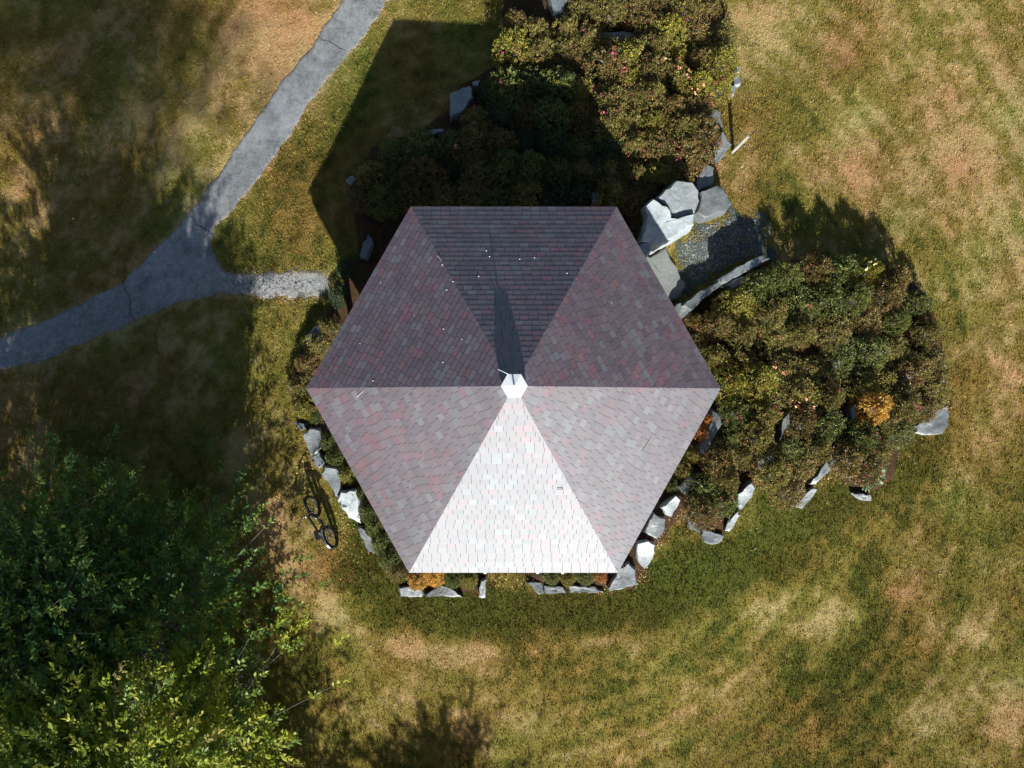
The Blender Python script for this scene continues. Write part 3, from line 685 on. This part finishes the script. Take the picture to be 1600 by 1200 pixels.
ARCS = [
 [(1114,512),(1116,556),(1142,598),(1150,640),(1146,684),(1122,724),(1100,764),(1104,802),(1134,786)],
 [(1150,480),(1162,522),(1166,562),(1190,602),(1196,642),(1182,682),(1160,716),(1140,750)],
 [(1186,446),(1204,486),(1214,532),(1226,576),(1252,612),(1256,658),(1240,702),(1214,742),(1234,764)],
 [(1228,430),(1248,474),(1256,526),(1272,572),(1296,616),(1296,662),(1278,700),(1256,732)],
 [(1274,424),(1294,466),(1302,520),(1312,560),(1348,600),(1346,678),(1330,712),(1352,732)],
 [(1318,420),(1340,462),(1346,506),(1358,552),(1390,596),(1386,662),(1374,706)],
 [(1362,422),(1390,454),(1404,500),(1398,546),(1430,580),(1416,630),(1402,676)],
 [(1400,434),(1436,474),(1450,520),(1458,566),(1464,604),(1446,634)]]
for ri, row in enumerate(ARCS):
    for k, (x, y) in enumerate(row):
        kd = random.choice(['olive', 'russet', 'olive', 'green'] if ri < 4 else ['olive', 'russet', 'russet', 'green'])
        if (x, y) in ((1142,598),(1162,562),(1150,480),(1190,602),(1362,422)): kd = 'yellow-green'
        ex = PINK if random.random() < .24 else None
        if (x, y) in ((1226,576),(1252,612)): ex = PEACH
        if (x, y) in ((1362,422),(1430,580)): ex = LEMON
        word = {'yellow-green': 'yellow green', 'olive': 'olive', 'russet': 'russet tinged', 'green': 'green'}[kd]
        lab = f"{word} shrub, {ORD[k]} from top in {ORD[ri]} arc of right garden, counted from pavilion"
        shrub(x + random.uniform(-4, 4), y + random.uniform(-4, 4), kd, lab, 'shrubs of the right garden bed', random.uniform(.38, .62), random.uniform(.95, 1.2) if y < 470 and ri < 7 else random.uniform(.5, 1.05), extra=ex)
shrub(1369, 634, 'golden', 'round golden yellow shrub in the middle of the right garden bed', None, .56, 1.12)
shrub(1362, 738, 'pale green', 'pale broad leaved plant at the bottom right corner of the garden', None, .5, .6, cat='plant')
for i, (x, y, kd, rad, h, lab) in enumerate([
 (512,512,'olive',.34,.6,'olive shrub, topmost of those beside the left roof corner'),(494,540,'olive',.36,.6,'olive shrub just left of the roof, second from the top'),
 (480,570,'russet',.38,.6,'russet tinged shrub up against the left roof corner'),(468,604,'olive',.38,.6,'olive shrub level with the left roof corner'),
 (476,636,'yellow-green',.38,.55,'yellow green shrub right below the left roof corner'),(492,652,'green',.22,.4,'small green shrub above the rounded grey stone'),
 (514,690,'green',.26,.45,'green shrub behind the smooth rounded grey stone'),(522,716,'green',.28,.45,'green shrub at the left roof edge behind the small wedge stone'),
 (540,744,'yellow-green',.28,.4,'yellow green shrub between the roof edge and the long grey stone'),(560,772,'green',.24,.4,'green shrub touching the top of the whitest stone'),
 (573,800,'green',.3,.45,'green shrub right of the whitest stone'),(584,824,'green',.3,.45,'green shrub beside the brownish low stone'),
 (596,850,'green',.3,.45,'green shrub below the brownish low stone at the roof edge'),(608,874,'green',.32,.5,'green shrub near the bottom left roof corner'),
 (620,896,'olive',.3,.4,'low olive shrub left of the golden shrub at the bottom'),
 (652,905,'golden',.33,.5,'golden orange shrub at the bottom left roof corner, left half'),(680,902,'golden',.3,.45,'golden orange shrub at the bottom left roof corner, right half'),
 (708,906,'green',.28,.45,'green shrub right of the golden shrubs below the eave'),(732,906,'yellow-green',.28,.4,'yellow green shrub next to the upright pale stone'),
 (862,904,'green',.22,.3,'leftmost low green shrub under the right half of the bottom eave'),(888,904,'yellow-green',.22,.3,'low yellow green shrub under the bottom eave, middle'),
 (915,904,'green',.22,.3,'low green shrub under the bottom eave above the long blue stone'),(940,902,'orange',.18,.25,'small orange shrub left of the large speckled stone'),
 (1108,655,'orange',.2,.6,'bright orange shrub, upper one behind the tall wall stone'),(1099,678,'orange',.22,.6,'bright orange shrub, lower one behind the tall wall stone'),
 (1083,712,'yellow-green',.24,.5,'yellow green shrub at the lower right roof edge'),(1070,736,'olive',.26,.5,'olive shrub with pink leaves at the lower right roof edge'),
 (1050,760,'green',.2,.4,'small green shrub above the white stone at the lower right roof edge'),
 (1088,500,'russet',.26,.6,'russet shrub against the upper right roof edge, top one'),(1095,530,'russet',.28,.6,'russet shrub against the upper right roof edge, lower one'),
 (1004,350,'russet',.34,.7,'russet shrub between the roof corner and the whitish boulder'),(1000,330,'olive',.36,.7,'olive shrub just right of the upper right roof corner'),
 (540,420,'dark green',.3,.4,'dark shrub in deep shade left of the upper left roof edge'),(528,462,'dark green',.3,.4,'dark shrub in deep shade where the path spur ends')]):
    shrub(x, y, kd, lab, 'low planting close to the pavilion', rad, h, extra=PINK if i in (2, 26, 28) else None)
# autumn litter
def litter():
    spots = [(500,660,16,7,260),(1112,238,7,18,350),(1106,285,18,6,90),(1020,838,10,8,220),(992,880,6,16,320),(1000,898,8,6,120),(948,912,6,8,120),(1060,798,8,8,160),(1028,788,8,6,120),(1186,752,9,5,90),
             (1272,748,14,8,150),(1100,816,18,10,100),(1452,640,25,10,180),(1322,752,30,10,60),(1170,736,8,10,80),(480,700,10,60,120),(540,830,30,30,260),(1045,850,60,30,60),(700,160,40,30,40),(800,905,30,6,120),(1115,265,10,10,100),(1412,690,20,20,90)]
    P = []
    for x, y, sx, sy, n in spots:
        for _ in range(n):
            p = ung(x + rng.normal() * sx, y + rng.normal() * sy); P.append((p[0], p[1], p[2] + (.05 if abs(sx) < 20 else .04) + rng.random() * .08))
    P = np.array(P); n = len(P); D = rng.normal(0, 1, (n, 3)) * np.array([1, 1, .35])
    pal = np.array([(.42, .13, .05), (.55, .2, .08), (.5, .3, .1), (.28, .1, .05), (.6, .5, .25)]); c = pal[rng.integers(0, 5, n)] * rng.uniform(.6, 1.2, (n, 1))
    V, Fc, T = leaf_cloud(P, D, .045, .6, c, rng)
    tag(link('leaf_litter', arr_mesh('leaf_litter', V, Fc, M_litter, T)), 'small orange and brown fallen leaves among the rocks', 'leaf litter', kind='stuff')
litter()

# ------------------------------------------------------------------ trees
def tree_mesh(seed, h, r, n_cl, leaf=.13, per=15, lo=.35, pal=None, gap=.46, sq=1.0):
    rg = np.random.default_rng(seed); vn = VN(seed + 300)
    W = MB(); lean = rg.normal(0, .04, 2)
    def tp(t): return Vector((lean[0] * t * h, lean[1] * t * h, t * h))
    W.tube([tp(-.02), tp(.06), tp(.3), tp(.6), tp(.88)], [.045 * r + .08, .035 * r + .06, .03 * r + .04, .05, .015], 8)
    limbs = []
    nl = 16
    for k in range(nl):
        l0 = lo * (.7 if lo < .6 else 1); t = l0 + (1 - l0) * .85 * (k + .5) / nl; a = k * 2.4 + rg.random() * .6
        reach = r * sq * math.sin(math.pi * min(1, max(.12, .12 + .88 * (1 - (max(0, t - lo) / (1 - lo)) ** 1.6)) * .5)) * rg.uniform(.75, 1.05)
        b = tp(t); d = Vector((math.cos(a), math.sin(a), rg.uniform(.1, .35)))
        m1 = b + d * reach * .45 + Vector((rg.normal() * .12 * reach, rg.normal() * .12 * reach, .02 * h)); e = b + d * reach * .86 + Vector((0, 0, .0 * h))
        W.tube([b, b.lerp(m1, .5) + Vector((0, 0, .03 * reach)), m1, m1.lerp(e, .5) + Vector((rg.normal() * .04 * reach, rg.normal() * .04 * reach, .03 * reach)), e], [.02 + .012 * r * (1 - t), .024, .018, .011, .005], 6); limbs.append((b, m1, e))
    twP = []; twD = []
    # foliage boughs: layered flat sprays along the limbs
    L = rg.integers(0, nl, n_cl); s = rg.uniform(.05, 1.05, n_cl)
    for i in range(n_cl):
        b, m1, e = limbs[L[i]]; t = s[i]
        p = b.lerp(m1, t * 2) if t < .5 else m1.lerp(e, t * 2 - 1)
        out = (e - b).normalized(); sp = (.13 + .2 * (1 - abs(t - .6))) * r
        off = Vector((rg.normal() * sp, rg.normal() * sp, abs(rg.normal()) * sp * .5)); q = p + off
        if vn.fbm(np.array([q.x * .9 + 40]), np.array([q.y * .9 + q.z * .6 + 40]), 3)[0] < gap * rg.uniform(.8, 1.08): continue
        dr = (off.normalized() * .8 + out * .7 + Vector((0, 0, .1))).normalized()
        twP.append(q); twD.append(dr)
        if rg.random() < .25: W.tube([p, q], [.009, .004], 4, cap=False)
    twP = np.array(twP); twD = np.array(twD); n = len(twP)
    # each twig: leaves set alternately along it
    t = np.tile(np.linspace(0, 1, per), n); P0 = np.repeat(twP, per, 0); D0 = np.repeat(twD, per, 0)
    side = np.cross(D0, [0, 0, 1.]); side /= np.linalg.norm(side, axis=1, keepdims=True) + 1e-9
    sg = np.tile(np.where(np.arange(per) % 2 == 0, 1, -1), n)[:, None]
    tl = leaf * 3.0
    P = P0 + D0 * (t * tl)[:, None] + rg.normal(0, leaf * .18, P0.shape)
    D = D0 * .75 + side * sg * (.9 - .6 * t)[:, None] + rg.normal(0, .28, P0.shape)
    pal = np.array(pal if pal is not None else [(.13, .24, .05, 4), (.20, .30, .05, 3), (.08, .18, .05, 3), (.30, .33, .07, .8)])
    ci = rg.choice(len(pal), n, p=pal[:, 3] / pal[:, 3].sum())
    cols = np.repeat(pal[ci, :3] * rg.uniform(.75, 1.25, (n, 1)), per, 0) * rg.uniform(.75, 1.3, (n * per, 1))
    V, Fc, T = leaf_cloud(P, D, leaf, .42, cols, rg, fold=-.06)
    return arr_mesh('crown', V, Fc, M_tleaf, T), W.mesh('trunk', M_bark, True)
def tree(x, y, meshes_, label, sc=1, rz=0, group='leafy trees', name='tree'):
    t = thing(name, (x, y, float(height(x, y))), label, 'tree', group, rz); t.scale = (sc, sc, sc)
    link('crown', meshes_[0], t); link('trunk', meshes_[1], t); return t
BR_SUNLIT = [(.30, .36, .04, 4), (.42, .44, .06, 3), (.18, .27, .05, 3), (.5, .44, .12, .5)]  # leaf colours brightened to paint sunlight onto this crown
T1 = tree_mesh(1, 7.4, 3.3, 10500, .14, 16, .3, BR_SUNLIT, gap=.42)
T2 = tree_mesh(2, 6.2, 2.9, 5500, .12, 16, .3, gap=.43)
T3 = tree_mesh(3, 5.0, 2.3, 2600, .12, 14, .25, gap=.45)
T5 = tree_mesh(5, 23.5, 3.0, 1500, .18, 12, .78, gap=.44)
tree(-9.05, -9.1, T1, 'bright sunlit tree filling the bottom left corner of the photograph', rz=.5)
tree(-11.3, -4.8, T2, 'dark green tree crown at the left edge of the photograph')
tree(-8.7, -5.3, T3, 'thin crowned tree between the dark left tree and the bicycle')
OFF = [(-5.6, -26, T5, 1.0, 1.0), (-9.4, -25.5, T5, 1.0, 2.4), (-12.8, -26, T5, 1.02, .4), (-7.8, -31, T5, 1.12, 2.2), (-11.4, -22.5, T5, .88, 3.3), (-12.0, -31, T5, 1.1, 5.0),
 (-6.4, -17.0, T3, 1.25, 4.0), (-14.6, -8.5, T2, 1.0, 3.3), (-1.1, -21.8, T3, 1.3, .7)]
for i, (x, y, ms, s, rz) in enumerate(OFF):
    tree(x, y, ms, ('tall bare stemmed tree with a high crown, standing beyond the lower left picture edge' if ms is T5 else 'low leafy tree standing beyond the lower picture edge'), s, rz, 'trees beyond the lower left picture edge')

# ------------------------------------------------------------------ bicycle
def bicycle():
    gf = ung(497, 786); gr = ung(524, 834)
    d = Vector(gf - gr); d.z = 0; wbs = d.length; d.normalize(); rz = math.atan2(d.y, d.x)
    t = thing('bicycle', gr, 'black bicycle parked on the grass left of the pavilion, front wheel towards the top', 'bicycle', None, 0)
    t.rotation_euler = Matrix.Rotation(rz, 3, 'Z').to_4x4().to_euler()
    lean = R(13)
    q = (Matrix.Rotation(rz, 4, 'Z') @ Matrix.Rotation(-lean, 4, 'X'))
    t.rotation_euler = q.to_euler()
    wb = wbs; r = .345
    def V3(x, z, y=0): return (x, y, z)
    for x, nm in ((0, 'wheel'), (wb, 'wheel')):
        m = MB(); m.torus((x, 0, r), r - .046, .047, (0, 1, 0), 36, 8); w = m.build('wheel', M_rubber, t, True)
        w.name = 'wheel'
        m = MB(); m.torus((x, 0, r), r - .05, .010, (0, 1, 0), 36, 6); m.build('rim', M_chrome if x == 0 else M_black, w, True)
        m = MB()
        for k in range(20):
            a = k * math.pi / 10; s = .03 if k % 2 else -.03
            m.tube([(x, s, r), (x + math.cos(a) * (r - .05), 0, r + math.sin(a) * (r - .05))], .0016, 4, cap=False)
        m.build('spokes', M_chrome, w); m = MB(); m.tube([(x, -.05, r), (x, .05, r)], .018, 8); m.build('hub', M_chrome, w)
    bb = (wb * .42, 0, .28); st = (wb * .29, 0, .74); hd = (wb * .80, 0, .80); hl = (wb * .84, 0, .64)
    m = MB(); m.tube([bb, st], .026); m.tube([st, hd], .030); m.tube([bb, hl], .036); m.tube([hd, hl], .032)
    for y in (-.05, .05): m.tube([bb, (0, y, r)], .009); m.tube([(st[0], y * .3, st[2] - .05), (0, y, r)], .008)
    m.build('frame', M_black, t, True)
    m = MB()
    for y in (-.055, .055): m.tube([hl, (hl[0] + .02, y, .60), (wb, y, r)], .011)
    m.build('fork', M_black, t, True)
    m = MB(); m.tube([st, (wb * .26, 0, .88)], .013); m.build('seat_post', M_chrome, t, True)
    m = MB()
    sx = wb * .25; ring = []
    for i in range(11):
        f = i / 10; wdt = .075 * (1 - f) ** .8 + .018; x = sx - .13 + .27 * f
        ring.append((x, wdt, .90 + .008 * math.sin(f * 3)))
    top = [(a, b, c) for a, b, c in ring] + [(a, -b, c) for a, b, c in ring[::-1]]; bot = [(a, b * .8, c - .045) for a, b, c in top]; k = len(top)
    m.add(top + bot, [list(range(k))[::-1], list(range(k, 2 * k))] + [[i, (i + 1) % k, (i + 1) % k + k, i + k] for i in range(k)]); m.build('saddle', M_black, t)
    # handlebar, turned a little
    hb = Matrix.Translation((wb * .79, 0, .92)) @ Matrix.Rotation(R(14), 4, 'Z')
    m = MB(); m.tube([hd, (wb * .79, 0, .92)], .014); m.tube([(wb * .79, 0, .92), hb @ Vector((.07, 0, .02))], .014); m.build('stem', M_chrome, t, True)
    m = MB(); m.tube([hb @ Vector(p) for p in ((.0, -.31, .06), (.05, -.18, .05), (.07, -.05, .02), (.07, .05, .02), (.05, .18, .05), (.0, .31, .06))], .017); h = m.build('handlebar', M_black, t, True)
    for s in (-1, 1):
        m = MB(); m.tube([hb @ Vector((.03, s * .22, .055)), hb @ Vector((-.03, s * .34, .062))], .025); m.build('grip', M_rubber, h, True)
        m = MB(); m.tube([hb @ Vector((.07, s * .2, .04)), hb @ Vector((.10, s * .29, .03))], .006, 6); m.build('brake_lever', M_chrome, h, True)
    m = MB(); m.torus((bb[0], -.05, bb[2]), .085, .007, (0, 1, 0), 24, 5)
    for s in (-1, 1): m.tube([(bb[0], s * .07, bb[2]), (bb[0] + s * .12, s * .08, bb[2] - s * .11)], .010)
    cr = m.build('crank', M_chrome, t, True)
    for s in (-1, 1): m = MB(); m.box((bb[0] + s * .12, s * .13, bb[2] - s * .11), (.09, .09, .02)); m.build('pedal', M_black, t)
    m = MB(); m.tube([(bb[0], -.05, bb[2] + .088), (0, -.05, r + .035)], .005, 5); m.tube([(bb[0], -.05, bb[2] - .088), (0, -.05, r - .035)], .005, 5); m.build('chain', M_chrome, t)
    m = MB(); 
    a0, a1 = R(20), R(150); pts = [(math.cos(a0 + (a1 - a0) * i / 8) * .375, 0, r + math.sin(a0 + (a1 - a0) * i / 8) * .375) for i in range(9)]
    for y in (-.02, 0, .02): m.tube([(p[0], y, p[2]) for p in pts], .014, 6)
    m.build('mudguard', M_chrome, t, True)
    m = MB(); m.tube([(wb * .3, .03, .28), (wb * .22, .27, .06)], .009, 6); m.build('kickstand', M_chrome, t, True)
bicycle()

# ------------------------------------------------------------------ leaning post and small litter
b0 = ung(1145, 238); b1 = un(1170, 213, b0[2] + .72)
m = MB(); ax = Vector(b1 - b0); L_ = ax.length; qq = Vector((0, 0, 1)).rotation_difference(ax.normalized())
m.box(Vector(b0) + ax * .47, (.085, .05, L_ * 1.05), qq.to_matrix() @ Matrix.Rotation(.6, 3, 'Z'))
tag(m.build('wooden_post', M_wood), 'short pale wooden post leaning out of the lawn beside the kite shaped stone', 'post')
for (px, py, lab) in ((115, 342, 'lone white pebble on the shaded lawn left of the path'), (242, 394, 'white pebble at the left edge of the path')):
    g = ung(px, py); m = MB(); s = .035
    V = [(g[0] + s * math.cos(a) * random.uniform(.8, 1.2), g[1] + s * .7 * math.sin(a), g[2] + .03) for a in np.linspace(0, 6.28, 8)[:-1]]
    m.add(V + [(g[0], g[1], g[2] + .06), (g[0], g[1], g[2])], [[i, (i + 1) % 7, 7] for i in range(7)] + [[(i + 1) % 7, i, 8] for i in range(7)])
    tag(m.build('pebble', M_white), lab, 'pebble')
